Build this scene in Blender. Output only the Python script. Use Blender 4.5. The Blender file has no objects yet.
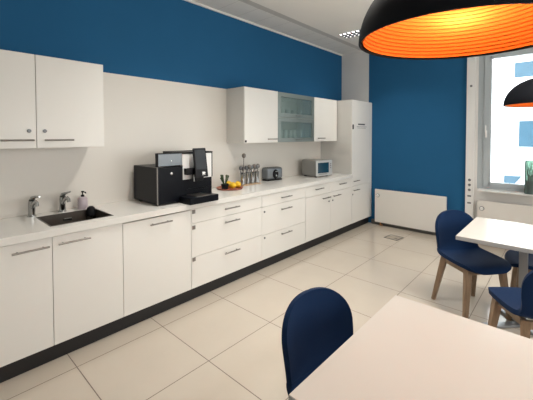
import bpy, bmesh, math, random
from mathutils import Vector, Matrix
random.seed(4)
S = bpy.context.scene
C = S.collection
PI = math.pi

# ---------------------------------------------------------------- camera
cd = bpy.data.cameras.new('camera'); cam = bpy.data.objects.new('camera', cd); C.objects.link(cam)
Rv = Vector((0.749026, 0.662540, -0.000663)); Uv = Vector((-0.017563, 0.020856, 0.999628)); Fv = Vector((-0.662308, 0.748736, -0.027258))
M = Matrix.Identity(4)
for i in range(3):
    M[i][0] = Rv[i]; M[i][1] = Uv[i]; M[i][2] = -Fv[i]
M.translation = Vector((3.1464, 0.0315, 1.5271))
cam.matrix_world = M
cd.sensor_width = 36; cd.lens = 327.51 / 533 * 36
cd.shift_x = (266.5 - 277.04) / 533; cd.shift_y = (144.67 - 200) / 533
cd.clip_start = 0.02; cd.clip_end = 200
S.camera = cam

# ---------------------------------------------------------------- world, sun, large lights, exposure
W = bpy.data.worlds.new('sky'); S.world = W; W.use_nodes = True
wn = W.node_tree.nodes; wl = W.node_tree.links
bg = wn['Background']
tc = wn.new('ShaderNodeTexCoord'); sp = wn.new('ShaderNodeSeparateXYZ'); rp = wn.new('ShaderNodeValToRGB')
wl.new(tc.outputs['Generated'], sp.inputs[0]); wl.new(sp.outputs[2], rp.inputs[0]); wl.new(rp.outputs[0], bg.inputs[0])
rp.color_ramp.elements[0].position = 0.0; rp.color_ramp.elements[0].color = (0.80, 0.82, 0.82, 1)
rp.color_ramp.elements[1].position = 0.6; rp.color_ramp.elements[1].color = (0.80, 0.90, 1.0, 1)
bg.inputs[1].default_value = 5.0

def sun(rot, e, col):
    l = bpy.data.lights.new('sun', 'SUN'); l.energy = e; l.color = col; l.angle = math.radians(3)
    o = bpy.data.objects.new('sun', l); o.rotation_euler = rot; C.objects.link(o)
sun((math.radians(50), 0, math.radians(12)), 5.0, (1.0, 0.97, 0.92))

def window_light(loc, rot, sx, sy, e, col):
    l = bpy.data.lights.new('daylight_through_window', 'AREA'); l.shape = 'RECTANGLE'; l.size = sx; l.size_y = sy
    l.energy = e; l.color = col
    o = bpy.data.objects.new('daylight_through_window', l); o.location = loc; o.rotation_euler = rot; C.objects.link(o)
# windows in the wall on the right, which the photograph does not show
window_light((5.38, 2.4, 1.75), (0, math.radians(101), 0), 1.9, 5.0, 92, (1.0, 0.985, 0.96))
# window in the far wall
def portal(loc, rot, sx, sy):
    l = bpy.data.lights.new('portal', 'AREA'); l.shape = 'RECTANGLE'; l.size = sx; l.size_y = sy
    l.cycles.is_portal = True
    o = bpy.data.objects.new('portal', l); o.location = loc; o.rotation_euler = rot; C.objects.link(o)
portal((3.3, 5.62, 1.7), (-PI/2, 0, 0), 2.2, 1.9)

S.view_settings.view_transform = 'Standard'; S.view_settings.look = 'None'
S.view_settings.gamma = 1; S.view_settings.use_curve_mapping = False
S.view_settings.exposure = 0.15

# ---------------------------------------------------------------- materials
def mat(name, col, rough=0.5, metal=0.0, noise=0.0, nscale=8.0, bump=0.0, bscale=200.0, spec=None, emit=None, estr=0, trans=0, coat=0, sheen=0):
    m = bpy.data.materials.new(name); m.use_nodes = True
    nt = m.node_tree; b = nt.nodes['Principled BSDF']
    b.inputs['Base Color'].default_value = (*col, 1); b.inputs['Roughness'].default_value = rough
    b.inputs['Metallic'].default_value = metal
    if spec is not None: b.inputs['Specular IOR Level'].default_value = spec
    if coat: b.inputs['Coat Weight'].default_value = coat
    if sheen: b.inputs['Sheen Weight'].default_value = sheen
    if trans: b.inputs['Transmission Weight'].default_value = trans
    if emit: b.inputs['Emission Color'].default_value = (*emit, 1); b.inputs['Emission Strength'].default_value = estr
    t = nt.nodes.new('ShaderNodeTexCoord')
    if noise:
        n = nt.nodes.new('ShaderNodeTexNoise'); n.inputs['Scale'].default_value = nscale; n.inputs['Detail'].default_value = 5
        nt.links.new(t.outputs['Object'], n.inputs['Vector'])
        mx = nt.nodes.new('ShaderNodeMix'); mx.data_type = 'RGBA'
        mx.inputs[6].default_value = (*[c * (1 - noise) for c in col], 1); mx.inputs[7].default_value = (*[min(1, c * (1 + noise)) for c in col], 1)
        nt.links.new(n.outputs[0], mx.inputs[0]); nt.links.new(mx.outputs[2], b.inputs['Base Color'])
    if bump:
        n2 = nt.nodes.new('ShaderNodeTexNoise'); n2.inputs['Scale'].default_value = bscale
        nt.links.new(t.outputs['Object'], n2.inputs['Vector'])
        bp = nt.nodes.new('ShaderNodeBump'); bp.inputs['Strength'].default_value = bump; bp.inputs['Distance'].default_value = 0.001
        nt.links.new(n2.outputs[0], bp.inputs['Height']); nt.links.new(bp.outputs[0], b.inputs['Normal'])
    return m

m_blue = mat('blue_paint', (0.016, 0.107, 0.240), 0.8, spec=0.2, noise=0.04, nscale=3, bump=0.15, bscale=150)
m_white = mat('white_paint', (0.72, 0.71, 0.69), 0.7, noise=0.02, nscale=2, bump=0.1)
m_ceil = mat('ceiling_white', (0.86, 0.83, 0.775), 0.8, noise=0.02, nscale=3)
m_splash = mat('backsplash_laminate', (0.70, 0.67, 0.62), 0.35, noise=0.02, nscale=2)
m_front = mat('white_cabinet_front', (0.76, 0.745, 0.71), 0.38, noise=0.015, nscale=4)
m_carc = mat('cabinet_carcass', (0.66, 0.65, 0.62), 0.5, noise=0.015, nscale=4)
m_counter = mat('pale_worktop', (0.72, 0.71, 0.68), 0.22, noise=0.03, nscale=60)
m_plinth = mat('black_plinth', (0.008, 0.008, 0.010), 0.45, noise=0.1)
m_steel = mat('brushed_steel', (0.24, 0.225, 0.21), 0.38, 1.0, noise=0.06, nscale=90)
m_chrome = mat('chrome', (0.42, 0.43, 0.43), 0.12, 1.0, noise=0.02)
m_dmetal = mat('grey_metal', (0.20, 0.21, 0.22), 0.4, 0.7, noise=0.05)
m_alu = mat('aluminium_frame', (0.25, 0.285, 0.27), 0.45, 0.6, noise=0.03, nscale=40)
m_frame = mat('window_frame_grey', (0.43, 0.48, 0.51), 0.4, 0.1, noise=0.03)
m_sink = mat('dark_granite', (0.065, 0.055, 0.046), 0.4, noise=0.35, nscale=400)
m_black = mat('black_gloss', (0.004, 0.005, 0.008), 0.30, noise=0.1, spec=0.15)
m_blackm = mat('black_matte', (0.008, 0.008, 0.010), 0.5, noise=0.1, spec=0.2)
m_whitep = mat('white_plastic', (0.78, 0.78, 0.77), 0.3, noise=0.01)
m_greyg = mat('grey_tinted_panel', (0.17, 0.20, 0.23), 0.15, noise=0.05)
m_screen = mat('dark_screen', (0.045, 0.052, 0.06), 0.08, noise=0.1, coat=0.5)
m_rad = mat('radiator_enamel', (0.74, 0.72, 0.68), 0.35, noise=0.01)
m_base = mat('grey_skirting', (0.10, 0.097, 0.093), 0.5, noise=0.1)
m_fabric = mat('navy_fabric', (0.0015, 0.016, 0.058), 0.85, spec=0.15, noise=0.2, nscale=250, bump=0.5, bscale=600, sheen=0.05)
m_dome = mat('black_lamp_shell', (0.007, 0.008, 0.011), 0.6, noise=0.05, spec=0.08)
m_gold = mat('orange_gold_lining', (0.88, 0.31, 0.055), 0.42, 0.5, noise=0.03, nscale=10)
m_table = mat('table_laminate', (0.545, 0.515, 0.475), 0.24, noise=0.02, nscale=5)
m_edge = mat('table_edge', (0.42, 0.42, 0.42), 0.4, noise=0.02)
m_column = mat('table_steel', (0.30, 0.31, 0.32), 0.4, 0.8, noise=0.03)
m_bulb = mat('lit_bulb', (1, 0.8, 0.6), 0.3, emit=(1.0, 0.72, 0.42), estr=25)
m_soap = mat('lilac_soap_bottle', (0.50, 0.43, 0.47), 0.3, noise=0.04)
m_red = mat('red_brown_tray', (0.38, 0.11, 0.06), 0.4, noise=0.2, nscale=30)
m_woodt = mat('light_wood_tray', (0.50, 0.33, 0.20), 0.5, noise=0.15, nscale=30)
m_yellow = mat('yellow_peel', (0.85, 0.52, 0.02), 0.45, noise=0.15, nscale=30, bump=0.3, bscale=90)
m_green = mat('dark_green', (0.03, 0.06, 0.02), 0.6, noise=0.3, nscale=60)
m_toast = mat('toaster_grey', (0.20, 0.22, 0.24), 0.3, 0.6, noise=0.04)
m_mw = mat('microwave_grey', (0.30, 0.30, 0.29), 0.4, 0.35, noise=0.03)
m_mwf = mat('microwave_front_silver', (0.52, 0.53, 0.53), 0.3, 0.3, noise=0.03)
m_glassd = mat('dark_blue_glass', (0.012, 0.05, 0.085), 0.1, noise=0.15, nscale=20, coat=0.5)
m_copper = mat('copper', (0.55, 0.25, 0.10), 0.3, 1.0, noise=0.1)
m_facade = mat('white_facade', (0.85, 0.85, 0.84), 0.8, noise=0.02)
m_fwin = mat('facade_window_glass', (0.035, 0.085, 0.125), 0.25, noise=0.25, nscale=3)
m_ground = mat('street_asphalt', (0.3, 0.3, 0.3), 0.8, noise=0.1)
m_ink = mat('dark_print', (0.05, 0.05, 0.06), 0.6, noise=0.05)
m_dish = mat('white_porcelain', (0.75, 0.76, 0.74), 0.25, noise=0.02)

def clear_mat(name, tint, gloss, frost=0.0):
    m = bpy.data.materials.new(name); m.use_nodes = True; nt = m.node_tree; nt.nodes.clear()
    out = nt.nodes.new('ShaderNodeOutputMaterial'); tr = nt.nodes.new('ShaderNodeBsdfTransparent'); gl = nt.nodes.new('ShaderNodeBsdfGlossy')
    tr.inputs[0].default_value = (*tint, 1); gl.inputs['Roughness'].default_value = 0.03 if not frost else 0.2
    gl.inputs[0].default_value = (0.9, 1, 1, 1)
    mx = nt.nodes.new('ShaderNodeMixShader'); lw = nt.nodes.new('ShaderNodeFresnel'); lw.inputs[0].default_value = gloss
    nt.links.new(lw.outputs[0], mx.inputs[0]); nt.links.new(tr.outputs[0], mx.inputs[1]); nt.links.new(gl.outputs[0], mx.inputs[2])
    last = mx
    if frost:
        df = nt.nodes.new('ShaderNodeBsdfDiffuse'); n = nt.nodes.new('ShaderNodeTexNoise'); n.inputs['Scale'].default_value = 4
        r = nt.nodes.new('ShaderNodeValToRGB'); r.color_ramp.elements[0].color = (0.26, 0.31, 0.305, 1); r.color_ramp.elements[1].color = (0.29, 0.345, 0.34, 1)
        nt.links.new(n.outputs[0], r.inputs[0]); nt.links.new(r.outputs[0], df.inputs[0])
        m2 = nt.nodes.new('ShaderNodeMixShader'); m2.inputs[0].default_value = frost
        nt.links.new(mx.outputs[0], m2.inputs[1]); nt.links.new(df.outputs[0], m2.inputs[2]); last = m2
    nt.links.new(last.outputs[0], out.inputs[0]); return m
m_pane = clear_mat('window_glass', (0.97, 0.985, 0.985), 1.25)
m_frost = clear_mat('smoked_cabinet_glass', (0.85, 0.92, 0.91), 1.25, 0.22)
m_vase = clear_mat('green_glass', (0.72, 0.86, 0.80), 1.3, 0.25)

def wood_mat():
    m = bpy.data.materials.new('oak_wood'); m.use_nodes = True; nt = m.node_tree; b = nt.nodes['Principled BSDF']
    t = nt.nodes.new('ShaderNodeTexCoord'); mp = nt.nodes.new('ShaderNodeMapping'); mp.inputs['Scale'].default_value = (60, 60, 5)
    n = nt.nodes.new('ShaderNodeTexNoise'); n.inputs['Scale'].default_value = 1.0; n.inputs['Detail'].default_value = 4
    r = nt.nodes.new('ShaderNodeValToRGB'); r.color_ramp.elements[0].position = 0.3; r.color_ramp.elements[1].position = 0.7
    r.color_ramp.elements[0].color = (0.19, 0.125, 0.075, 1); r.color_ramp.elements[1].color = (0.30, 0.205, 0.13, 1)
    nt.links.new(t.outputs['Object'], mp.inputs[0]); nt.links.new(mp.outputs[0], n.inputs['Vector']); nt.links.new(n.outputs[0], r.inputs[0])
    nt.links.new(r.outputs[0], b.inputs['Base Color']); b.inputs['Roughness'].default_value = 0.5
    return m
m_wood = wood_mat()

def grid_mat(name, base, line, x0, px, y0, py, w, rough, noise, spec=0.5, useX=True):
    """square tiles drawn at their real pitch, joints as thin darker lines"""
    m = bpy.data.materials.new(name); m.use_nodes = True; nt = m.node_tree; b = nt.nodes['Principled BSDF']; L = nt.links
    t = nt.nodes.new('ShaderNodeTexCoord'); s = nt.nodes.new('ShaderNodeSeparateXYZ'); L.new(t.outputs['Object'], s.inputs[0])
    def mth(op, a, bb=None):
        n = nt.nodes.new('ShaderNodeMath'); n.operation = op
        for i, q in enumerate((a, bb)):
            if q is None: continue
            if isinstance(q, (int, float)): n.inputs[i].default_value = q
            else: L.new(q, n.inputs[i])
        return n.outputs[0]
    def lines(ax, o, p):
        f = mth('FRACT', mth('ADD', mth('DIVIDE', mth('SUBTRACT', s.outputs[ax], o), p), 100.5))
        return mth('LESS_THAN', mth('ABSOLUTE', mth('SUBTRACT', f, 0.5)), w / p)
    fac = lines(1, y0, py)
    if useX: fac = mth('MAXIMUM', fac, lines(0, x0, px))
    n = nt.nodes.new('ShaderNodeTexNoise'); n.inputs['Scale'].default_value = 2.2; n.inputs['Detail'].default_value = 8; n.inputs['Roughness'].default_value = 0.65
    L.new(t.outputs['Object'], n.inputs['Vector'])
    c1 = nt.nodes.new('ShaderNodeMix'); c1.data_type = 'RGBA'
    c1.inputs[6].default_value = (*[c * (1 - noise) for c in base], 1); c1.inputs[7].default_value = (*[c * (1 + noise) for c in base], 1)
    L.new(n.outputs[0], c1.inputs[0])
    c2 = nt.nodes.new('ShaderNodeMix'); c2.data_type = 'RGBA'; L.new(fac, c2.inputs[0]); L.new(c1.outputs[2], c2.inputs[6]); c2.inputs[7].default_value = (*line, 1)
    L.new(c2.outputs[2], b.inputs['Base Color'])
    L.new(mth('ADD', mth('MULTIPLY', fac, 0.5), rough), b.inputs['Roughness']); b.inputs['Specular IOR Level'].default_value = spec
    return m
m_floor = grid_mat('polished_floor_tiles', (0.50, 0.445, 0.375), (0.13, 0.10, 0.08), 1.352, 0.604, 0.745, 0.613, 0.0028, 0.11, 0.06, spec=0.65)
m_cpanel = grid_mat('ceiling_metal_panels', (0.82, 0.795, 0.745), (0.62, 0.60, 0.56), 0, 1, 0.1, 0.30, 0.003, 0.5, 0.02, useX=False)

# ---------------------------------------------------------------- mesh helpers
class MB:
    def __init__(s): s.bm = bmesh.new()
    def box(s, a, b, bev=0.0, seg=2, rot=None):
        t = bmesh.new(); bmesh.ops.create_cube(t, size=1)
        for v in t.verts: v.co = Vector(((a[i] + b[i]) / 2 + v.co[i] * (b[i] - a[i]) for i in range(3)))
        if bev: bmesh.ops.bevel(t, geom=list(t.edges), offset=bev, segments=seg, affect='EDGES', profile=0.5)
        if rot is not None:
            c = (Vector(a) + Vector(b)) / 2
            bmesh.ops.transform(t, matrix=Matrix.Translation(c) @ rot @ Matrix.Translation(-c), verts=t.verts)
        s.add(t); return s
    def add(s, t):
        me = bpy.data.meshes.new('t'); t.to_mesh(me); t.free(); s.bm.from_mesh(me); bpy.data.meshes.remove(me)
    def tube(s, pts, r, n=12, caps=True, square=False):
        pts = [Vector(p) for p in pts]; rs = r if isinstance(r, (list, tuple)) else [r] * len(pts); rings = []
        t = bmesh.new(); side = None
        for i, p in enumerate(pts):
            d = (pts[min(i + 1, len(pts) - 1)] - pts[max(i - 1, 0)]).normalized()
            if side is None:
                side = d.cross(Vector((0, 0, 1)))
                if side.length < 0.2: side = d.cross(Vector((0, 1, 0)))
            side = (side - d * side.dot(d)).normalized(); up = side.cross(d)
            if square:
                k = [(1, 1), (-1, 1), (-1, -1), (1, -1)]
                rings.append([t.verts.new(p + (side * x + up * y) * rs[i]) for x, y in k])
            else:
                rings.append([t.verts.new(p + (side * math.cos(2 * PI * j / n) + up * math.sin(2 * PI * j / n)) * rs[i]) for j in range(n)])
        for a, b in zip(rings, rings[1:]):
            for j in range(len(a)): t.faces.new((a[j], a[(j + 1) % len(a)], b[(j + 1) % len(a)], b[j]))
        if caps: t.faces.new(rings[0][::-1]); t.faces.new(rings[-1])
        if square: bmesh.ops.bevel(t, geom=list(t.edges), offset=min(rs) * 0.2, segments=2, affect='EDGES')
        s.add(t); return s
    def lathe(s, prof, c=(0, 0, 0), n=32, axis='z'):
        t = bmesh.new(); rings = []
        def pt(r, h, a):
            x, y = r * math.cos(a), r * math.sin(a)
            return {'z': Vector((x, y, h)), 'x': Vector((h, x, y)), 'y': Vector((x, h, y))}[axis] + Vector(c)
        for r, h in prof:
            if r < 1e-6: rings.append([t.verts.new(pt(0, h, 0))])
            else: rings.append([t.verts.new(pt(r, h, 2 * PI * j / n)) for j in range(n)])
        for a, b in zip(rings, rings[1:]):
            for j in range(n):
                k = (j + 1) % n
                q = [a[j] if len(a) > 1 else a[0]]
                if len(a) > 1: q.append(a[k])
                if len(b) > 1: q += [b[k], b[j]]
                else: q.append(b[0])
                if len(q) > 2: t.faces.new(q)
        s.add(t); return s
    def quadgrid(s, P):
        vs = [[s.bm.verts.new(p) for p in row] for row in P]
        for i in range(len(P) - 1):
            for j in range(len(P[0]) - 1):
                s.bm.faces.new((vs[i][j], vs[i][j + 1], vs[i + 1][j + 1], vs[i + 1][j]))
        return s
    def build(s, name, m, parent=None, smooth=False, loc=(0, 0, 0), rz=0, recalc=True):
        if recalc: bmesh.ops.recalc_face_normals(s.bm, faces=s.bm.faces)
        me = bpy.data.meshes.new(name); s.bm.to_mesh(me); s.bm.free(); me.materials.append(m)
        o = bpy.data.objects.new(name, me); C.objects.link(o); o.location = loc; o.rotation_euler = (0, 0, rz)
        if smooth:
            for p in me.polygons: p.use_smooth = True
            try: me.set_sharp_from_angle(angle=math.radians(35))
            except Exception: pass
        if parent is not None: o.parent = parent
        return o

def tag(o, label, cat, group=None):
    o['label'] = label; o['category'] = cat
    if group: o['group'] = group
    return o
def thing(name, label, cat, loc=(0, 0, 0), rz=0, group=None):
    o = bpy.data.objects.new(name, None); C.objects.link(o); o.location = loc; o.rotation_euler = (0, 0, rz); o.empty_display_size = 0.1
    return tag(o, label, cat, group)
def struct(name, mb, m, parent=None, smooth=False):
    o = mb.build(name, m, parent, smooth)
    if parent is None: o['kind'] = 'structure'
    return o
def copy_tree(o, parent=None):
    c = o.copy(); C.objects.link(c)
    if parent is not None: c.parent = parent
    for ch in [x for x in bpy.data.objects if x.parent == o]: copy_tree(ch, c)
    return c
def bx(a, b, bev=0.0): return MB().box(a, b, bev)

# ---------------------------------------------------------------- the room
X1, Y0, Y1, H = 5.5, -2.2, 5.4, 3.02
struct('floor', bx((-0.1, Y0 - 0.1, -0.1), (X1 + 0.1, Y1 + 0.3, 0)), m_floor)
struct('wall_left', bx((-0.1, Y0, 0), (0, Y1, H)), m_blue)
struct('wall_back', bx((-0.1, Y0 - 0.1, 0), (X1, Y0, H)), m_white)
struct('wall_right', bx((X1, Y0, 0), (X1 + 0.1, Y1, H)), m_white)
WX0, WX1, WZ0, WZ1 = 2.20, 4.40, 0.78, 2.70
struct('wall_far_corner', bx((-0.1, Y1, 0), (0.54, Y1 + 0.2, H)), m_white)
struct('wall_far', bx((0.54, Y1, 0), (2.08, Y1 + 0.2, H)), m_blue)
f = MB()
f.box((2.08, Y1, 0), (WX0, Y1 + 0.2, H)); f.box((WX1, Y1, 0), (X1 + 0.1, Y1 + 0.2, H))
f.box((WX0, Y1, 0), (WX1, Y1 + 0.2, WZ0)); f.box((WX0, Y1, WZ1), (WX1, Y1 + 0.2, H))
struct('wall_far_window_side', f, m_white)
struct('ceiling', bx((0.50, Y0, H), (X1, Y1, H + 0.1)), m_ceil)
struct('ceiling_panel_strip', bx((-0.1, Y0, H), (0.40, Y1, H + 0.1)), m_cpanel)
struct('ceiling_groove', bx((0.40, Y0, H + 0.002), (0.50, Y1, H + 0.1)), mat('groove_grey', (0.56, 0.54, 0.50), 0.5, noise=0.03))
struct('trim_1', bx((0, Y0, H - 0.022), (0.018, 5.4, H)), m_white)
struct('baseboard_far', bx((0.62, 5.365, 0), (5.5, 5.4, 0.075)), m_base)
struct('wall_backsplash', bx((0, Y0, 0.0), (0.012, 4.70, 2.10)), m_splash)
struct('trim_2', bx((0.012, 0.04, 0.912), (0.020, 4.70, 0.926), 0.002), m_splash)

# window
w = bpy.data.objects.new('window_1', None); C.objects.link(w); w['kind'] = 'structure'
f = MB(); yA, yB = 5.40, 5.48
f.box((WX0, yA, WZ0), (WX0 + 0.07, yB, WZ1), 0.004); f.box((WX1 - 0.07, yA, WZ0), (WX1, yB, WZ1), 0.004)
f.box((WX0 + 0.07, yA, WZ0), (WX1 - 0.07, yB, WZ0 + 0.035), 0.004); f.box((WX0 + 0.07, yA, WZ1 - 0.05), (WX1 - 0.07, yB, WZ1), 0.004)
f.box((3.27, yA, WZ0 + 0.035), (3.35, yB, WZ1 - 0.05), 0.004)
f.build('window_frame', m_frame, w)
for (a, b) in ((2.27, 3.27), (3.35, 4.33)):
    z0, z1 = WZ0 + 0.035, WZ1 - 0.05; sw = 0.065
    f = MB(); y0, y1 = 5.385, 5.45
    f.box((a, y0, z0), (a + sw + 0.025, y1, z1), 0.006); f.box((b - sw, y0, z0), (b, y1, z1), 0.006)
    f.box((a + sw, y0, z0), (b - sw, y1, z0 + sw), 0.006); f.box((a + sw, y0, z1 - sw), (b - sw, y1, z1), 0.006)
    sash = f.build('window_sash', m_frame, w)
    bx((a + sw, 5.41, z0 + sw), (b - sw, 5.416, z1 - sw)).build('window_pane', m_pane, sash)
    h = MB(); h.box((a + 0.02, 5.372, 1.50), (a + 0.045, 5.385, 1.60), 0.004); h.tube([(a + 0.032, 5.375, 1.55), (a + 0.032, 5.345, 1.55), (a + 0.032, 5.340, 1.56), (a + 0.032, 5.340, 1.67)], 0.009)
    h.build('window_handle', m_whitep, sash, True)
bx((WX0 + 0.03, 5.25, 0.760), (WX1 + 0.05, 5.40, 0.778), 0.004).build('window_sill', m_whitep, w)

# outside: pale building across the street
struct('ground', bx((-20, 5.8, -6.2), (30, 40, -6.0)), m_ground)
bd = thing('building', 'overexposed white building across the street, seen through the window', 'building', (0, 16, -6))
bx((-6, 0, 0), (14, 6, 20)).build('wall', m_facade, bd)
for (a, b, z0, z1) in ((1.56, 2.9, 3.80, 4.39), (1.73, 3.1, 1.08, 2.1), (4.2, 5.6, 3.80, 4.9), (4.2, 5.6, 1.0, 2.1), (-1.6, -0.2, 3.8, 4.9), (-1.6, -0.2, 1.0, 2.1)):
    f = MB(); e = 0.06
    f.box((a - e, -0.05, z0 + 6 - e), (a, 0, z1 + 6 + e)); f.box((b, -0.05, z0 + 6 - e), (b + e, 0, z1 + 6 + e))
    f.box((a, -0.05, z0 + 6 - e), (b, 0, z0 + 6)); f.box((a, -0.05, z1 + 6), (b, 0, z1 + 6 + e))
    fr = f.build('window', m_facade, bd)
    bx((a, -0.03, z0 + 6), (b, -0.005, z1 + 6)).build('pane', m_fwin, fr)
f = MB(); t = bmesh.new()
pts = [(1.34, 5.98), (1.89, 5.98), (1.62, 5.60), (1.34, 5.57)]
a = [t.verts.new((x, -0.6, z)) for x, z in pts]; b = [t.verts.new((x, 0, z)) for x, z in pts]
t.faces.new(a); t.faces.new(b)
for i in range(4): t.faces.new((a[i], a[(i + 1) % 4], b[(i + 1) % 4], b[i]))
f.add(t); f.build('awning', m_fwin, bd)

# ---------------------------------------------------------------- kitchen
def bar_handle(y, z, x0, half=0.10, vertical=False):
    m = MB(); m.tube([(x0 + 0.030, y - half, z), (x0 + 0.030, y + half, z)], 0.0065, 10)
    for s in (-1, 1): m.tube([(x0, y + s * (half - 0.03), z), (x0 + 0.03, y + s * (half - 0.03), z)], 0.0045, 8)
    return m
def square_lock(y, z, x0): return bx((x0, y - 0.016, z - 0.018), (x0 + 0.006, y + 0.016, z + 0.018), 0.002)
def round_lock(y, z, x0, r=0.012): return MB().lathe([(r * 0.5, 0), (r, 0), (r, 0.006), (r * 0.6, 0.008), (0, 0.008)], (x0, y, z), 20, 'x')

DF = 0.60
def carcass(m, ya, yb, z0, z1, x1=0.578, x0=0.013, t=0.016):
    e = 0.001
    m.box((x0, ya + e, z0), (x1, ya + t, z1)); m.box((x0, yb - t, z0), (x1, yb - e, z1))
    m.box((x0, ya + t, z0), (x1, yb - t, z0 + t)); m.box((x0, ya + t, z0 + t), (x0 + 0.008, yb - t, z1))
    return m
def base_cabinet(ya, yb, label, spec, group='white base cabinets under the worktop'):
    """spec: list of (part, y0, y1, z0, z1, handle_y, handle_z, lock)"""
    t = thing('base_cabinet', label, 'cabinet', (0, ya, 0), 0, group); 
    carcass(MB(), 0, yb - ya, 0.121, 0.862, t=0.005 if 'sink' in label and ya < 1 else 0.016).build('carcass', m_carc, t)
    bx((0.07, 0.0, 0.0), (0.552, yb - ya, 0.121)).build('plinth', m_plinth, t)
    for (nm, a, b, z0, z1, hy, hz, lock) in spec:
        g = 0.0018
        d = bx((0.581, a - ya + g, z0 + g), (DF, b - ya - g, z1 - g), 0.0012).build(nm, m_front, t)
        bar_handle(hy - ya, hz, DF, 0.098).build('handle', m_steel, d, True)
        if lock:
            (kind, ly, lz) = lock
            (square_lock if kind == 's' else round_lock)(ly - ya, lz, DF).build('lock', m_steel if kind == 's' else m_dmetal, d)
    return t
ZB, ZT = 0.122, 0.858
base_cabinet(0.04, 0.657, 'white base cabinet with one door, leftmost of the lower row', [('door', 0.04, 0.657, ZB, ZT, 0.538, 0.802, None)])
base_cabinet(0.657, 1.118, 'narrow white one-door base cabinet directly under the sink', [('door', 0.657, 1.118, ZB, ZT, 0.785, 0.805, None)])
base_cabinet(1.118, 1.73, 'white base cabinet with one wide door and centred handle, right of the sink cabinet', [('door', 1.118, 1.73, ZB, 0.851, 1.427, 0.800, None)])
base_cabinet(1.73, 2.653, 'widest white drawer cabinet with square locks, right below the coffee machine', [
    ('drawer', 1.73, 2.653, 0.724, ZT, 2.2, 0.80, ('s', 1.757, 0.832)), ('drawer', 1.73, 2.653, 0.412, 0.724, 2.2, 0.666, ('s', 1.757, 0.687)),
    ('drawer', 1.73, 2.653, ZB, 0.412, 2.2, 0.354, ('s', 1.757, 0.392))])
base_cabinet(2.653, 3.473, 'white drawer cabinet with small round locks, below the toaster and cutlery', [
    ('drawer', 2.653, 3.473, 0.724, ZT, 3.06, 0.792, None), ('drawer', 2.653, 3.473, 0.402, 0.724, 3.06, 0.652, ('r', 2.693, 0.666)),
    ('drawer', 2.653, 3.473, ZB, 0.402, 3.06, 0.356, ('r', 2.695, 0.369))])
base_cabinet(3.473, 4.085, 'white cabinet with drawer over door, below the left side of the microwave', [
    ('drawer', 3.473, 4.085, 0.710, ZT, 3.767, 0.80, None), ('door', 3.473, 4.085, ZB, 0.710, 3.945, 0.65, ('r', 4.035, 0.585))])
base_cabinet(4.085, 4.70, 'white cabinet with drawer over door, beside the tall cabinet', [
    ('drawer', 4.085, 4.70, 0.710, ZT, 4.39, 0.803, None), ('door', 4.085, 4.70, ZB, 0.710, 4.225, 0.648, ('r', 4.135, 0.585))])

# tall cabinet
t = thing('tall_cabinet', 'tall white cupboard with a small printed notice, standing in the far left corner', 'cabinet', (0, 4.70, 0))
m = carcass(MB(), 0.002, 0.69, 0.121, 2.098); m.box((0.013, 0.016, 2.082), (0.578, 0.674, 2.098)); m.build('carcass', m_carc, t)
bx((0.07, 0.002, 0), (0.552, 0.69, 0.121)).build('plinth', m_plinth, t)
bx((0.581, 0.625, 0.121), (0.604, 0.695, 2.098), 0.001).build('filler_strip', m_front, t)
d = bx((0.581, 0.004, 0.722), (DF, 0.622, 2.096), 0.0012).build('door', m_front, t)
bar_handle(0.125, 0.800, DF, 0.095).build('handle', m_steel, d, True)
bx((DF, 0.012, 1.63), (DF + 0.012, 0.040, 1.705), 0.003).build('lock', m_blackm, d)
n = MB(); n.box((DF, 0.20, 1.702), (DF + 0.0015, 0.44, 1.724))
for k in range(2): n.box((DF, 0.15 + 0.02 * k, 1.672 - 0.022 * k), (DF + 0.0015, 0.50 - 0.03 * k, 1.677 - 0.022 * k))
n.build('printed_notice', m_ink, d)
d = bx((0.581, 0.004, ZB), (DF, 0.622, 0.718), 0.0012).build('door', m_front, t)
bar_handle(0.125, 0.652, DF, 0.095).build('handle', m_steel, d, True)
round_lock(0.03, 0.588, DF).build('lock', m_dmetal, d)

# worktop with the sink cut-out
SX0, SX1, SY0, SY1 = 0.155, 0.535, 0.663, 1.080
m = MB(); z0, z1 = 0.863, 0.912; xe = 0.620
m.box((0.013, 0.04, z0), (xe, SY0, z1)); m.box((0.013, SY1, z0), (xe, 4.698, z1)); m.box((0.013, SY0, z0), (SX0, SY1, z1)); m.box((SX1, SY0, z0), (xe, SY1, z1))
tag(m.build('worktop', m_counter), 'long pale worktop running above all the base cabinets', 'worktop')
t = thing('sink', 'square dark brown sink set into the pale worktop', 'sink', ((SX0 + SX1) / 2, (SY0 + SY1) / 2, 0.70))
hx, hy = (SX1 - SX0) / 2 - 0.001, (SY1 - SY0) / 2 - 0.001
m = MB(); k = 0.008
m.box((-hx, -hy, 0.005), (hx, hy, 0.02)); m.box((-hx, -hy, 0.02), (-hx + k, hy, 0.214)); m.box((hx - k, -hy, 0.02), (hx, hy, 0.214))
m.box((-hx + k, -hy, 0.02), (hx - k, -hy + k, 0.214)); m.box((-hx + k, hy - k, 0.02), (hx - k, hy, 0.214)); m.build('bowl', m_sink, t)
MB().lathe([(0, 0.024), (0.035, 0.024), (0.04, 0.02), (0.04, 0.0195)], (0, 0, 0), 24).build('drain', m_chrome, t, True)
bx((-hx + k, -0.03, 0.15), (-hx + k + 0.004, 0.03, 0.17), 0.002).build('overflow', m_chrome, t)

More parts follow.
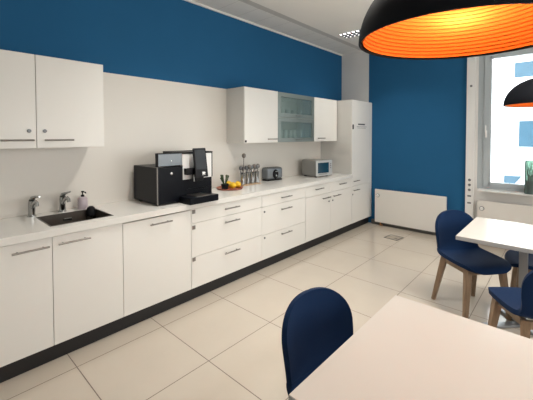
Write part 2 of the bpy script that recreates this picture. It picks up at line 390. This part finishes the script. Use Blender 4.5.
def tap(x, y, label, lift):
    t = thing('tap', label, 'tap', (x, y, 0.912), 0, 'chrome taps behind the sink')
    MB().lathe([(0, 0), (0.030, 0), (0.030, 0.006), (0.024, 0.010), (0, 0.010)], n=28).build('base_ring', m_chrome, t, True)
    MB().tube([(0, 0, 0.008), (0.002, 0, 0.05), (0.010, 0, 0.10), (0.016, 0, 0.125)], [0.024, 0.023, 0.024, 0.021], 20).build('body', m_chrome, t, True)
    MB().tube([(0.010, 0.0, 0.070), (0.06, 0.0, 0.105), (0.13, 0.0, 0.128), (0.155, 0.0, 0.122), (0.163, 0, 0.10)], [0.017, 0.014, 0.013, 0.013, 0.012], 16).build('spout', m_chrome, t, True)
    MB().tube([(0.012, 0, 0.122), (0.0, 0.01, 0.14), (0.03 , 0.02, 0.152), (0.095, 0.03, 0.158 + lift)], [0.020, 0.018, 0.009, 0.006], 14).build('lever', m_chrome, t, True)
    return t
tap(0.095, 0.652, 'chrome lever tap at the left end of the sink', 0)
tap(0.085, 0.858, 'chrome lever tap behind the middle of the sink', 0.01)
t = thing('soap_dispenser', 'lilac soap bottle with black pump, standing right of the taps', 'soap dispenser', (0.095, 1.005, 0.912))
MB().lathe([(0, 0), (0.036, 0), (0.038, 0.004), (0.037, 0.085), (0.030, 0.098), (0.014, 0.104), (0, 0.104)], n=28).build('bottle', m_soap, t, True)
m = MB().lathe([(0, 0.104), (0.013, 0.104), (0.013, 0.118), (0.005, 0.120), (0.005, 0.138), (0.012, 0.140), (0.010, 0.150), (0, 0.150)], n=16)
m.tube([(0, 0, 0.144), (0.035, 0.01, 0.142), (0.040, 0.011, 0.134)], 0.005, 8); m.build('pump', m_blackm, t, True)
t = thing('brush_holder', 'black brush holder with chrome band in the far right corner of the sink', 'brush holder', (0.205, 1.03, 0.721))
MB().lathe([(0, 0), (0.030, 0), (0.032, 0.15), (0.034, 0.19), (0.026, 0.215), (0.012, 0.225), (0, 0.225)], n=20).build('holder', m_blackm, t, True)
MB().lathe([(0.033, 0.10), (0.0345, 0.10), (0.0345, 0.15), (0.033, 0.15)], n=20).build('band', m_chrome, t, True)

# wall cabinets
UF = 0.336; UZ0, UZ1 = 1.44, 2.10
def wall_cabinet(ya, yb, label, doors, group='white wall cabinets'):
    t = thing('wall_cabinet', label, 'cabinet', (0.012, ya, UZ0), 0, group); h = UZ1 - UZ0; w_ = yb - ya; xd = UF - 0.012
    m = MB(); k = 0.016; x1 = xd - 0.020
    m.box((0.001, 0.001, 0), (x1, k, h)); m.box((0.001, w_ - k, 0), (x1, w_ - 0.001, h)); m.box((0.001, k, 0), (x1, w_ - k, k)); m.box((0.001, k, h - k), (x1, w_ - k, h)); m.box((0.001, k, k), (0.009, w_ - k, h - k))
    m.build('carcass', m_carc, t)
    for (a, b, hy, hz, lock) in doors:
        d = bx((xd - 0.018, a - ya + 0.0018, 0.001), (xd, b - ya - 0.0018, h - 0.001), 0.0012).build('door', m_front, t)
        bar_handle(hy - ya, hz - UZ0, xd, 0.092).build('handle', m_steel, d, True)
        if lock:
            if lock[2] == 's': bx((xd, lock[0] - ya - 0.013, lock[1] - UZ0 - 0.012), (xd + 0.006, lock[0] - ya + 0.013, lock[1] - UZ0 + 0.012), 0.002).build('lock', m_blackm, d)
            else: round_lock(lock[0] - ya, lock[1] - UZ0, xd, 0.013).build('lock', m_dmetal, d)
    return t
wall_cabinet(0.07, 0.641, 'white wall cabinet at the left edge of the picture, lock near its right edge', [(0.07, 0.641, 0.53, 1.497, (0.598, 1.562, 'r'))])
wall_cabinet(0.641, 1.094, 'white wall cabinet above the taps, lock near its left edge', [(0.641, 1.094, 0.775, 1.497, (0.690, 1.562, 'r'))])
wall_cabinet(2.637, 3.227, 'white wall cabinet above the cutlery glasses, left of the glass-fronted one', [(2.637, 3.227, 3.10, 1.486, (2.655, 1.462, 's'))])
wall_cabinet(4.042, 4.68, 'narrow-looking white wall cabinet above the microwave, right of the glass-fronted one', [(4.042, 4.68, 4.20, 1.490, None)])
# glass-fronted wall cabinet
t = thing('glass_wall_cabinet', 'wall cabinet with two smoked glass flap doors in aluminium frames', 'cabinet', (0.012, 3.227, UZ0)); w_ = 0.815; h = 0.66; xd = UF - 0.012
m = MB(); k = 0.016; x1 = xd - 0.022
m.box((0.001, 0.001, 0), (x1, k, h)); m.box((0.001, w_ - k, 0), (x1, w_ - 0.001, h)); m.box((0.001, k, 0), (x1, w_ - k, k)); m.box((0.001, k, h - k), (x1, w_ - k, h)); m.box((0.001, k, k), (0.009, w_ - k, h - k)); m.build('carcass', m_carc, t)
bx((0.01, k, 0.322), (x1 - 0.01, w_ - k, 0.338)).build('shelf', m_carc, t)
for (z0, z1) in ((0.002, 0.328), (0.332, 0.658)):
    m = MB(); q = 0.055; a, b = 0.003, w_ - 0.003
    m.box((xd - 0.020, a, z0), (xd, a + q, z1), 0.002); m.box((xd - 0.020, b - q, z0), (xd, b, z1), 0.002)
    m.box((xd - 0.020, a + q, z0), (xd, b - q, z0 + q), 0.002); m.box((xd - 0.020, a + q, z1 - q), (xd, b - q, z1), 0.002)
    fl = m.build('flap_door', m_alu, t)
    bx((xd - 0.012, a + q, z0 + q), (xd - 0.008, b - q, z1 - q)).build('pane', m_frost, fl)
    bar_handle(w_ / 2, z0 + 0.03, xd, 0.06).build('handle', m_steel, fl, True)
ORD = ('first', 'second', 'third', 'fourth', 'fifth', 'sixth')
# glasses and bowls behind the smoked doors
def tumbler(x, y, z, label, r=0.035, hh=0.11, m_=None):
    o = MB().lathe([(0, 0), (r * 0.8, 0), (r, hh), (r - 0.004, hh), (r * 0.75, 0.006), (0, 0.006)], n=18).build('tumbler', m_ or m_dish, None, True, (x, y, z))
    return tag(o, label, 'cup', 'cups inside the glass-fronted cabinet')
for k_, y in enumerate((3.36, 3.47, 3.58, 3.69, 3.80, 3.91)):
    tumbler(0.25, y, UZ0 + 0.016, '%s pale cup from the left behind the lower smoked glass door' % ORD[k_], 0.04, 0.15)
for k_, y in enumerate((3.40, 3.53, 3.66, 3.79, 3.92)):
    tumbler(0.25, y, UZ0 + 0.338, '%s pale cup from the left behind the upper smoked glass door' % ORD[k_], 0.04, 0.11)

# ---------------------------------------------------------------- coffee machine
t = thing('milk_cooler', 'black box-shaped milk cooler standing at the left of the coffee machine', 'milk cooler', (0.010, 1.463, 0.912))
bx((0.04, 0, 0.012), (0.476, 0.25, 0.335), 0.004).build('body', m_black, t)
m = MB(); [m.box((x, y, 0), (x + 0.03, y + 0.03, 0.012)) for x in (0.12,) for y in (0.01,)]; m.build('foot', m_blackm, t)
for (x, y) in ((0.12, 0.21), (0.43, 0.01), (0.43, 0.21)): bx((x, y, 0), (x + 0.03, y + 0.03, 0.012)).build('foot', m_blackm, t)
bx((0.476, 0.004, 0.014), (0.488, 0.25, 0.335), 0.002).build('door', m_black, t)
bx((0.476, -0.003, 0.012), (0.490, 0.004, 0.337), 0.001).build('edge_trim', m_steel, t)
MB().lathe([(0, 0), (0.012, 0), (0.012, 0.003), (0, 0.004)], (0.488, 0.135, 0.275), 20, 'x').build('badge', m_chrome, t, True)
t = thing('coffee_machine', 'large black and white coffee machine with raised touchscreen and drip tray', 'coffee machine', (0, 1.465, 0.912))
bx((0.13, 0.256, 0.012), (0.440, 0.598, 0.452), 0.005).build('body', m_blackm, t)
for (x, y) in ((0.15, 0.27), (0.15, 0.55), (0.39, 0.27), (0.39, 0.55)): bx((x, y, 0), (x + 0.03, y + 0.03, 0.012)).build('foot', m_blackm, t)
m = MB(); m.box((0.452, 0.002, 0.340), (0.478, 0.254, 0.462), 0.003); m.build('bean_hopper', m_blackm, t)
bx((0.478, 0.016, 0.345), (0.483, 0.250, 0.452), 0.001).build('hopper_window', m_greyg, t)
MB().lathe([(0, 0), (0.005, 0), (0.005, 0.003), (0, 0.003)], (0.483, 0.14, 0.39), 12, 'x').build('button', m_chrome, t)
bx((0.440, 0.256, 0.205), (0.480, 0.590, 0.446), 0.004).build('front_panel', m_whitep, t)
bx((0.13, 0.254, 0.446), (0.486, 0.600, 0.462), 0.004).build('top_cover', m_blackm, t)
bx((0.440, 0.590, 0.205), (0.482, 0.599, 0.446), 0.002).build('side_edge', m_blackm, t)
bx((0.440, 0.256, 0.012), (0.470, 0.598, 0.203), 0.004).build('lower_panel', m_black, t)
bx((0.470, 0.30, 0.10), (0.476, 0.58, 0.115), 0.002).build('panel_ridge', m_black, t)
m = MB(); m.box((0.480, 0.270, 0.252), (0.535, 0.372, 0.312), 0.006); m.box((0.49, 0.345, 0.19), (0.56, 0.44, 0.29), 0.01); m.build('coffee_outlet', m_blackm, t)
m = MB(); m.tube([(0.545, 0.335, 0.252), (0.545, 0.335, 0.19)], 0.009, 12); m.build('milk_pipe', m_chrome, t, True)
rt = Matrix.Rotation(math.radians(-9), 4, 'Y')
piv = Vector((0.560, 0.397, 0.3625))
def tilted(m):
    bmesh.ops.transform(m.bm, matrix=Matrix.Translation(piv) @ rt @ Matrix.Translation(-piv), verts=m.bm.verts); return m
sc = tilted(MB().box((0.550, 0.328, 0.225), (0.570, 0.468, 0.500), 0.006)).build('touchscreen', m_blackm, t)
tilted(MB().box((0.570, 0.340, 0.300), (0.5708, 0.456, 0.484))).build('display', m_screen, sc)
m = MB(); m.box((0.5700, 0.402, 0.252), (0.5712, 0.428, 0.274)); m.box((0.5700, 0.397, 0.243), (0.5712, 0.433, 0.247)); m.box((0.5700, 0.428, 0.257), (0.5712, 0.436, 0.269))
tilted(m).build('cup_icon', m_whitep, sc)
bx((0.480, 0.375, 0.27), (0.553, 0.42, 0.31), 0.004).build('screen_arm', m_blackm, t)
m = MB(); m.box((0.503, 0.208, 0.001), (0.672, 0.525, 0.062), 0.006); dt = m.build('drip_tray', m_black, t)
m = MB(); m.box((0.49, 0.29, 0.060), (0.66, 0.45, 0.066), 0.001); m.build('cup_grid', m_steel, dt)

# ---------------------------------------------------------------- small things on the worktop
t = thing('serving_tray', 'round red-brown tray holding the yellow fruit, right of the coffee machine', 'tray', (0.215, 2.515, 0.912))
MB().lathe([(0, 0), (0.14, 0), (0.158, 0.014), (0.154, 0.016), (0.137, 0.006), (0, 0.006)], n=40).build('plate', m_red, t, True)
t = thing('herb_pot', 'small dark pot of dark green herbs on the left of the tray', 'plant pot', (0.235, 2.425, 0.919))
MB().lathe([(0, 0), (0.034, 0), (0.045, 0.055), (0.040, 0.06), (0.036, 0.052), (0, 0.05)], n=22).build('pot', m_blackm, t, True)
m = MB(); rr = random.Random(3)
for k in range(12):
    a = rr.random() * 6.28; l = 0.045 + 0.03 * rr.random(); tip = Vector((math.cos(a) * 0.03, math.sin(a) * 0.05, 0.06 + l * 1.4))
    m.tube([(0.01 * math.cos(a), 0.01 * math.sin(a), 0.05), tip * 0.8, tip], [0.003, 0.006, 0.009], 6)
    m.lathe([(0, -0.012), (0.012, 0), (0, 0.012)], tip, 6)
m.build('stems', m_green, t, True)
def lemon(x, y, z, label, rz):
    o = MB().lathe([(0, -0.047), (0.008, -0.044), (0.020, -0.034), (0.031, -0.012), (0.032, 0.010), (0.022, 0.033), (0.009, 0.044), (0, 0.048)], n=20, axis='y').build('lemon', m_yellow, None, True, (x, y, z), rz)
    o.scale = (1.15, 1.15, 1.15)
    return tag(o, label, 'fruit', 'yellow fruit on the tray')
lemon(0.270, 2.513, 0.956, 'yellow fruit at the front of the tray, next to the herb pot', 1.5)
lemon(0.155, 2.545, 0.956, 'yellow fruit lying at the back of the tray, nearest the wall', 0.3)
lemon(0.258, 2.600, 0.956, 'yellow fruit at the right of the tray, nearest the cutlery cups', 1.3)

t = thing('cutlery_tray', 'thin wooden tray under the row of steel cutlery cups', 'tray', (0.15, 2.90, 0.912))
bx((-0.055, -0.155, 0), (0.055, 0.155, 0.010), 0.004).build('board', m_woodt, t)
cl = ['leftmost of the four steel cutlery cups', 'second steel cutlery cup from the left', 'third steel cutlery cup from the left', 'steel cutlery cup nearest the toaster']
sl = ['long-handled serving spoon standing in the leftmost cutlery cup', 'steel spoon in the second cutlery cup', 'steel spoon in the third cutlery cup', 'steel spoon in the cutlery cup nearest the toaster']
for k, y in enumerate((2.775, 2.860, 2.940, 3.02)):
    o = MB().lathe([(0, 0), (0.026, 0), (0.031, 0.145), (0.029, 0.145), (0.024, 0.004), (0, 0.004)], n=24).build('cutlery_cup', m_chrome, None, True, (0.15, y, 0.922))
    tag(o, cl[k], 'cutlery cup', 'steel cutlery cups')
    for q in (0, 1):
        s = thing('table_fork' if q else 'dessert_spoon', ('dark-toned fork' if q else 'shorter dark-toned spoon') + ' in the ' + ('leftmost', 'second', 'third', 'rightmost')[k] + ' cutlery cup', 'cutlery', (0.15, y, 0.9275), 0.5 * k + 2.094 + 2.094 * q, 'more cutlery in the cups')
        MB().tube([(0.008, 0, 0), (0.015, 0.0, 0.09), (0.024, 0.0, 0.165)], [0.004, 0.004, 0.005], 8).build('stem', m_dmetal, s, True)
        MB().lathe([(0, -0.028), (0.014, -0.02), (0.020, 0.0), (0.016, 0.022), (0, 0.030)], (0.025, 0, 0.188 + 0.01 * q), 14).build('tines' if q else 'bowl', m_dmetal, s, True)
    tall = 0.33 if k == 0 else 0.185
    s = thing('serving_spoon' if k == 0 else 'spoon', sl[k], 'spoon', (0.15, y, 0.9275), 0.5 * k, 'spoons in the cutlery cups')
    MB().tube([(0.006, 0, 0), (0.015, 0.0, tall * 0.5), (0.024, 0.0, tall)], [0.004, 0.004, 0.005], 8).build('stem', m_steel, s, True)
    MB().lathe([(0, -0.032), (0.016, -0.026), (0.026, -0.006), (0.025, 0.012), (0.014, 0.026), (0, 0.030)], (0.025, 0.0, tall + 0.025), 16).build('bowl', m_steel, s, True)
t = thing('toaster', 'long grey toaster with dark oval control panel beside the cutlery cups', 'toaster', (0.09, 3.385, 0.912), math.radians(-6))
bx((-0.060, -0.135, 0.0), (0.060, 0.135, 0.018), 0.006).build('base', m_blackm, t, True)
MB().box((-0.068, -0.145, 0.018), (0.068, 0.145, 0.178), 0.032, 5).build('body', m_toast, t, True)
m = MB(); m.box((-0.026, -0.11, 0.176), (-0.008, 0.11, 0.1795)); m.box((0.010, -0.11, 0.176), (0.028, 0.11, 0.1795)); m.build('slots', m_blackm, t)
m = MB(); m.lathe([(0, 0), (0.050, 0), (0.052, 0.003), (0.048, 0.006), (0, 0.006)], (0.067, 0.0, 0), 28, 'x')
for v in m.bm.verts: v.co.z = v.co.z * 1.25 + 0.090
m.build('control_panel', m_blackm, t, True)
MB().lathe([(0, 0), (0.016, 0), (0.015, 0.014), (0, 0.016)], (0.073, 0.0, 0.070), 20, 'x').build('dial', m_chrome, t, True)
bx((0.073, -0.020, 0.120), (0.095, 0.020, 0.134), 0.004).build('lever', m_chrome, t)

t = thing('microwave_oven', 'compact grey microwave with dark blue door window near the tall cabinet', 'microwave', (0.288, 4.165, 0.912), math.radians(-9))
m = MB(); m.box((-0.165, -0.155, 0.014), (0.135, 0.195, 0.250), 0.018, 3)
m.build('body', m_mw, t, True)
for (x, y) in ((-0.13, -0.13), (-0.13, 0.10), (0.09, -0.13), (0.09, 0.10)): bx((x, y, 0), (x + 0.03, y + 0.03, 0.016), 0.003).build('foot', m_blackm, t)
d = MB().box((0.135, -0.155, 0.016), (0.152, 0.195, 0.248), 0.006, 2).build('door', m_mwf, t, True)
bx((0.1515, -0.125, 0.060), (0.1535, 0.115, 0.215), 0.001).build('door_window', m_glassd, d)
m = MB(); [m.lathe([(0, 0), (0.007, 0), (0.007, 0.003), (0, 0.004)], (0.152, 0.155, z), 12, 'x') for z in (0.19, 0.16, 0.13)]; m.build('buttons', m_blackm, d)
bx((0.152, -0.11, 0.04), (0.155, 0.08, 0.048), 0.001).build('vent_strip', m_dmetal, d)

# ---------------------------------------------------------------- radiators, cable duct, floor box, vase
def radiator(xa, xb, label, kn, fit):
    t = thing('radiator', label, 'radiator', (xa, 5.30, 0.062), 0, 'flat white radiators on the far wall'); w_ = xb - xa
    bx((0, 0, 0), (w_, 0.012, 0.560), 0.003).build('front_panel', m_rad, t)
    bx((0.006, 0.012, 0.01), (w_ - 0.006, 0.070, 0.548)).build('convector', m_rad, t)
    m = MB(); [m.box((x, 0.070, 0.08), (x + 0.04, 0.0995, 0.50)) for x in (0.15, w_ - 0.19)]; m.build('bracket', m_dmetal, t)
    MB().lathe([(0, -0.034), (0.020, -0.032), (0.024, -0.01), (0.018, 0.0), (0, 0.0)], (kn, 0, 0.455), 20, 'y').build('valve_knob', m_whitep, t, True)
    MB().lathe([(0.024, -0.012), (0.030, -0.012), (0.030, -0.001), (0.024, -0.001)], (kn, 0, 0.455), 20, 'y').build('valve_collar', m_dmetal, t, True)
    if fit: MB().tube([(0.09, 0.03, 0.01), (0.09, 0.03, -0.03), (0.09, 0.02, -0.045), (0.13, 0.02, -0.045)], 0.011, 10).build('pipe_fitting', m_copper, t, True)
radiator(0.712, 1.825, 'flat white radiator on the blue wall next to the tall cabinet', 0.055, True)
radiator(2.225, 4.30, 'flat white radiator under the window sill', 0.055, False)

t = thing('cable_duct', 'vertical white cable duct with sockets between the blue wall and the window', 'cable duct', (2.06, 5.362, 0.0))
bx((0, 0, 0), (0.105, 0.0375, 3.018), 0.003).build('cover', m_whitep, t)
m = MB(); m.lathe([(0, -0.004), (0.016, -0.004), (0.017, 0.002), (0, 0.002)], (0.056, 0, 2.232), 16, 'y'); m.build('switch', m_dmetal, t)
for z in (0.893, 0.822, 0.750):
    s = bx((0.024, -0.004, z - 0.028), (0.082, 0.001, z + 0.028), 0.002).build('socket', m_whitep, t)
    MB().lathe([(0, -0.003), (0.017, -0.003), (0.019, 0.0)], (0.053, -0.004, z), 16, 'y').build('socket_hole', m_dmetal, s)
for z in (0.664, 0.564):
    s = bx((0.020, -0.004, z - 0.028), (0.086, 0.001, z + 0.028), 0.002).build('data_outlet', m_whitep, t)
    bx((0.030, -0.007, z - 0.012), (0.076, -0.003, z + 0.010)).build('port', m_dmetal, s)

t = thing('floor_box', 'small square floor box cover in front of the radiator', 'floor box', (1.231, 4.835, 0.0), math.radians(-6))
m = MB(); q = 0.105; e = 0.018
m.box((-q, -q, 0), (q, -q + e, 0.004)); m.box((-q, q - e, 0), (q, q, 0.004)); m.box((-q, -q + e, 0), (-q + e, q - e, 0.004)); m.box((q - e, -q + e, 0), (q, q - e, 0.004)); m.build('frame', m_base, t)
bx((-q + e, -q + e, 0), (q - e, q - e, 0.003)).build('lid', mat('box_lid', (0.36, 0.31, 0.25), 0.3, noise=0.05), t)
bx((0.03, -0.045, 0.003), (0.07, -0.02, 0.005)).build('catch', m_base, t)

t = thing('vase', 'tall greenish glass vase with a dark lower half on the window sill', 'vase', (2.805, 5.325, 0.778))
MB().lathe([(0.0, 0.002), (0.055, 0.0), (0.062, 0.01), (0.060, 0.20), (0.064, 0.38), (0.056, 0.43), (0.052, 0.43), (0.060, 0.38), (0.056, 0.20), (0.056, 0.012), (0, 0.010)], n=36).build('glass', m_vase, t, True)
MB().lathe([(0, 0.013), (0.054, 0.013), (0.054, 0.17), (0, 0.17)], n=28).build('contents', mat('dark_pebbles', (0.02, 0.025, 0.05), 0.5, noise=0.6, nscale=60), t, True)
m = MB(); rr = random.Random(8)
for k in range(9):
    a = k * 0.7; m.tube([(0.02 * math.cos(a), 0.02 * math.sin(a), 0.17), (0.035 * math.cos(a + 0.4), 0.035 * math.sin(a + 0.4), 0.28), (0.04 * math.cos(a + 0.9), 0.04 * math.sin(a + 0.9), 0.33 + 0.07 * rr.random())], [0.006, 0.005, 0.002], 6)
m.build('stems', mat('stem_green', (0.10, 0.17, 0.10), 0.5, noise=0.3, nscale=40), t, True)

# ---------------------------------------------------------------- ceiling light with louvres
m_tube = mat('lit_tube', (1, 1, 1), 0.5, emit=(1.0, 0.97, 0.92), estr=4); m_louvre = mat('louvre_dark', (0.05, 0.055, 0.065), 0.3, 0.5, noise=0.05)
def ceiling_light(x, y, label, power, LW=1.2, LD=0.24):
    t = thing('ceiling_light', label, 'ceiling light', (x, y, 3.02), 0, 'louvred ceiling lights')
    m = MB(); m.box((0, 0, -0.006), (LW, 0.012, 0)); m.box((0, LD - 0.012, -0.006), (LW, LD, 0)); m.box((0, 0.012, -0.006), (0.012, LD - 0.012, 0)); m.box((LW - 0.012, 0.012, -0.006), (LW, LD - 0.012, 0)); m.build('frame', m_white, t)
    bx((0.012, 0.012, -0.004), (LW - 0.012, LD - 0.012, -0.002)).build('diffuser', m_tube, t)
    m = MB()
    for k in range(17): q = 0.05 + k * 0.0685; m.box((q, 0.014, -0.020), (q + 0.022, LD - 0.014, -0.005))
    for q in (0.075, 0.150): m.box((0.014, q, -0.020), (LW - 0.014, q + 0.014, -0.005))
    m.build('louvre', m_louvre, t)
    l = bpy.data.lights.new('tube_light', 'AREA'); l.shape = 'RECTANGLE'; l.size = LW - 0.1; l.size_y = LD - 0.06; l.energy = power; l.color = (1.0, 0.95, 0.87); l.spread = math.radians(115)
    o = bpy.data.objects.new('tube_light', l); C.objects.link(o); o.parent = t; o.location = (LW / 2, LD / 2, -0.024)
ceiling_light(0.60, 4.27, 'recessed louvred ceiling light near the far left corner', 8)
ceiling_light(0.90, 1.65, 'louvred ceiling light above the kitchen, outside the picture', 20)
ceiling_light(2.50, 3.00, 'added louvred fill light for the far wall, unseen above the window table', 22)  # extra luminaire out of view, added to brighten the blue far wall

# ---------------------------------------------------------------- pendant lamps
def dome_profile(r, h, n=120):
    return [(r * math.cos(PI / 2 * i / n) ** 0.92 if i < n else 0, h * math.sin(PI / 2 * i / n)) for i in range(n + 1)]
def ribbed_profile(r, h, K=27, A=0.0085, m=5):
    P = []
    for k in range(K):
        for j in range(m + 1):
            a = PI / 2 * (k + j / m) / K; q = A * (j / m - 0.5) * math.cos(a) ** 0.5 if k < K - 2 else 0
            P.append((max(r * max(math.cos(a), 0) ** 0.92 + q, 0.0), h * math.sin(a)))
    P[-1] = (0, h); return P
def pendant(label, x, y, z, power):
    t = thing('pendant_lamp', label, 'lamp', (x, y, z), 0, 'black dome pendants over the tables')
    r, h = 0.327, 0.262
    MB().lathe([(r - 0.008, 0.008), (r - 0.007, 0)] + dome_profile(r, h, n=40), n=96).build('dome_shell', m_dome, t, True, recalc=False)
    MB().lathe([(r_, z_ + 0.006) for r_, z_ in ribbed_profile(r - 0.0115, h - 0.017)], n=96).build('ribbed_lining', m_gold, t, True)
    MB().lathe([(0, h - 0.004), (0.035, h - 0.004), (0.035, h + 0.05), (0.012, h + 0.065), (0, h + 0.065)], n=20).build('cap', m_dome, t, True)
    MB().tube([(0, 0, h + 0.06), (0, 0, 3.02 - z - 0.024)], 0.004, 8).build('cord', m_blackm, t, True)
    MB().lathe([(0, 3.02 - z - 0.025), (0.05, 3.02 - z - 0.025), (0.055, 3.02 - z - 0.0005), (0, 3.02 - z - 0.0005)], n=24).build('ceiling_rose', m_blackm, t, True)
    MB().lathe([(0, h - 0.01), (0.022, h - 0.01), (0.022, h - 0.05), (0.014, h - 0.052), (0, h - 0.052)], n=16).build('lamp_holder', m_blackm, t, True)
    MB().lathe([(0.0, h - 0.052), (0.014, h - 0.055), (0.028, h - 0.085), (0.024, h - 0.108), (0.0, h - 0.118)], n=20).build('bulb', m_bulb, t, True)
    l = bpy.data.lights.new('bulb_light', 'POINT'); l.energy = power; l.color = (1.0, 0.64, 0.36); l.shadow_soft_size = 0.03
    o = bpy.data.objects.new('bulb_light', l); C.objects.link(o); o.parent = t; o.location = (0, 0, h - 0.135)
    return t
pendant('large black dome lamp with glowing orange ribbed inside, over the nearest table', 2.87, 1.265, 1.848, 3.6).rotation_euler = (0.011, 0.025, 0)
pendant('smaller-looking black dome lamp hanging in front of the far window', 2.985, 4.05, 1.822, 0.3)

# ---------------------------------------------------------------- tables
def table(x, y, label, w_, d_):
    t = thing('square_table', label, 'table', (x, y, 0), 0, 'square pedestal tables')
    bx((-w_ / 2, -d_ / 2, 0.710), (w_ / 2, d_ / 2, 0.7385), 0.0015).build('table_top', m_edge, t)
    bx((-w_ / 2 + 0.001, -d_ / 2 + 0.001, 0.7385), (w_ / 2 - 0.001, d_ / 2 - 0.001, 0.7405), 0.0005).build('top_surface', m_table, t)
    MB().box((-0.028, -0.028, 0.02), (0.028, 0.028, 0.700), 0.004).build('column', m_column, t)
    bx((-0.20, -0.20, 0.700), (0.20, 0.20, 0.710), 0.002).build('mounting_plate', m_column, t)
    m = MB(); m.box((-0.32, -0.03, 0.004), (0.32, 0.03, 0.022), 0.003); m.box((-0.03, -0.32, 0.004), (0.03, 0.32, 0.022), 0.003)
    b = m.build('cross_base', m_column, t)
    b.rotation_euler.z = PI / 4
    m = MB()
    for sx, sy in ((-0.3, 0), (0.3, 0), (0, -0.3), (0, 0.3)): m.lathe([(0, 0), (0.02, 0), (0.02, 0.004), (0, 0.004)], (sx, sy, 0), 14)
    m.build('glide', m_blackm, b)
    return t
table(2.93, 1.2, 'pale square table in the foreground, lit warm by the lamp above', 0.808, 0.832)
table(2.905, 3.277, 'square table by the window with chairs around it', 0.80, 0.80)

# ---------------------------------------------------------------- chairs
def side_pos(u, prof):
    k = u * (len(prof) - 1); i = min(int(k), len(prof) - 2); f_ = k - i
    a, b = prof[i], prof[i + 1]
    return [a[j] * (1 - f_) + b[j] * f_ for j in range(len(a))]
def smooth_prof(P, n):
    out = []
    for i in range(n + 1):
        u = i / n * (len(P) - 1); k = min(int(u), len(P) - 2); f_ = u - k
        p = [P[max(k - 1, 0)], P[k], P[k + 1], P[min(k + 2, len(P) - 1)]]
        out.append([0.5 * ((2 * p[1][j]) + (-p[0][j] + p[2][j]) * f_ + (2 * p[0][j] - 5 * p[1][j] + 4 * p[2][j] - p[3][j]) * f_ * f_ + (-p[0][j] + 3 * p[1][j] - 3 * p[2][j] + p[3][j]) * f_ ** 3) for j in range(len(p[1]))])
    return out
def shell(rows, cols=24):
    """rows: (x, z, half width, side lift, side forward at full width) -> upholstered sheet"""
    m = MB(); P = []
    for (x, z, hw, lift, fwd) in rows:
        r = []
        for j in range(cols + 1):
            y = math.sin((j / cols * 2 - 1) * PI / 2) * hw; e = (abs(y) / 0.21) ** 2.4
            r.append(Vector((x + fwd * e, y, z + lift * e)))
        P.append(r)
    m.quadgrid(P); return m
def finish(o, th):
    s = o.modifiers.new('thickness', 'SOLIDIFY'); s.thickness = th; s.offset = 0
    b = o.modifiers.new('round', 'BEVEL'); b.width = th * 0.42; b.segments = 3; b.limit_method = 'ANGLE'; b.angle_limit = math.radians(50)
    for p in o.data.polygons: p.use_smooth = True
# seat: front lip to rear bend;  back: bend to rounded top  (x forward, z up, half width, side lift, side forward)
SEAT = [(0.232, 0.418, 0.10, 0, 0), (0.231, 0.430, 0.145, 0, -0.012), (0.222, 0.447, 0.182, 0, -0.020), (0.195, 0.457, 0.203, 0.002, -0.022), (0.14, 0.459, 0.217, 0.004, -0.01), (0.05, 0.454, 0.222, 0.010, 0), (-0.05, 0.449, 0.222, 0.016, 0), (-0.13, 0.450, 0.216, 0.020, 0.004), (-0.175, 0.462, 0.208, 0.020, 0.014), (-0.197, 0.490, 0.200, 0.014, 0.026)]
BK = smooth_prof([(-0.197, 0.490, 0.200, 0.014, 0.026), (-0.212, 0.530, 0.199, 0.006, 0.036), (-0.225, 0.590, 0.204, 0, 0.044), (-0.236, 0.650, 0.208, 0, 0.045)], 14)
for k in range(1, 19):
    a = PI / 2 * k / 18; z = 0.650 + 0.172 * math.sin(a) ** 0.9; BK.append([-0.236 - 0.034 * (z - 0.65) / 0.18, z, max(0.208 * math.cos(a) ** 0.86, 0.012), 0, 0.045])
def make_chair(label, x, y, rz):
    t = thing('dining_chair', label, 'chair', (x, y, 0), rz, 'navy upholstered chairs with wooden legs')
    o = shell(smooth_prof(SEAT, 34)).build('seat', m_fabric, t, recalc=True); finish(o, 0.030)
    o = shell(BK).build('backrest', m_fabric, t, recalc=True); finish(o, 0.026)
    for sx in (-1, 1):
        for sy in (-1, 1):
            MB().tube([(sx * 0.145, sy * 0.155, 0.430), (sx * (0.185 if sx > 0 else 0.230), sy * 0.205, 0.0)], [0.025, 0.016], square=True).build('leg', m_wood, t)
    m = MB()
    for s in (-1, 1):
        m.box((-0.14, s * 0.155 - 0.012, 0.382), (0.14, s * 0.155 + 0.012, 0.430), 0.003); m.box((s * 0.150 - 0.012, -0.145, 0.382), (s * 0.150 + 0.012, 0.145, 0.430), 0.003)
    m.build('frame', m_wood, t)
    return t
chair = make_chair('navy chair in front, its back rising left of the nearest table', 2.50, 1.235, math.radians(-13))
for label, x, y, a in (('navy chair at the left side of the window table, backrest in full view', 2.545, 3.277, -40),
                       ('navy chair behind the window table, only its seat showing past the table leg', 3.0, 3.565, 190),
                       ('navy chair at the right edge, seat corner and backrest seen from behind', 3.025, 2.655, 125)):
    c = copy_tree(chair); c['label'] = label; c.location = (x, y, 0); c.rotation_euler = (0, 0, math.radians(a))
chair.scale = (1, 1, 0.96)
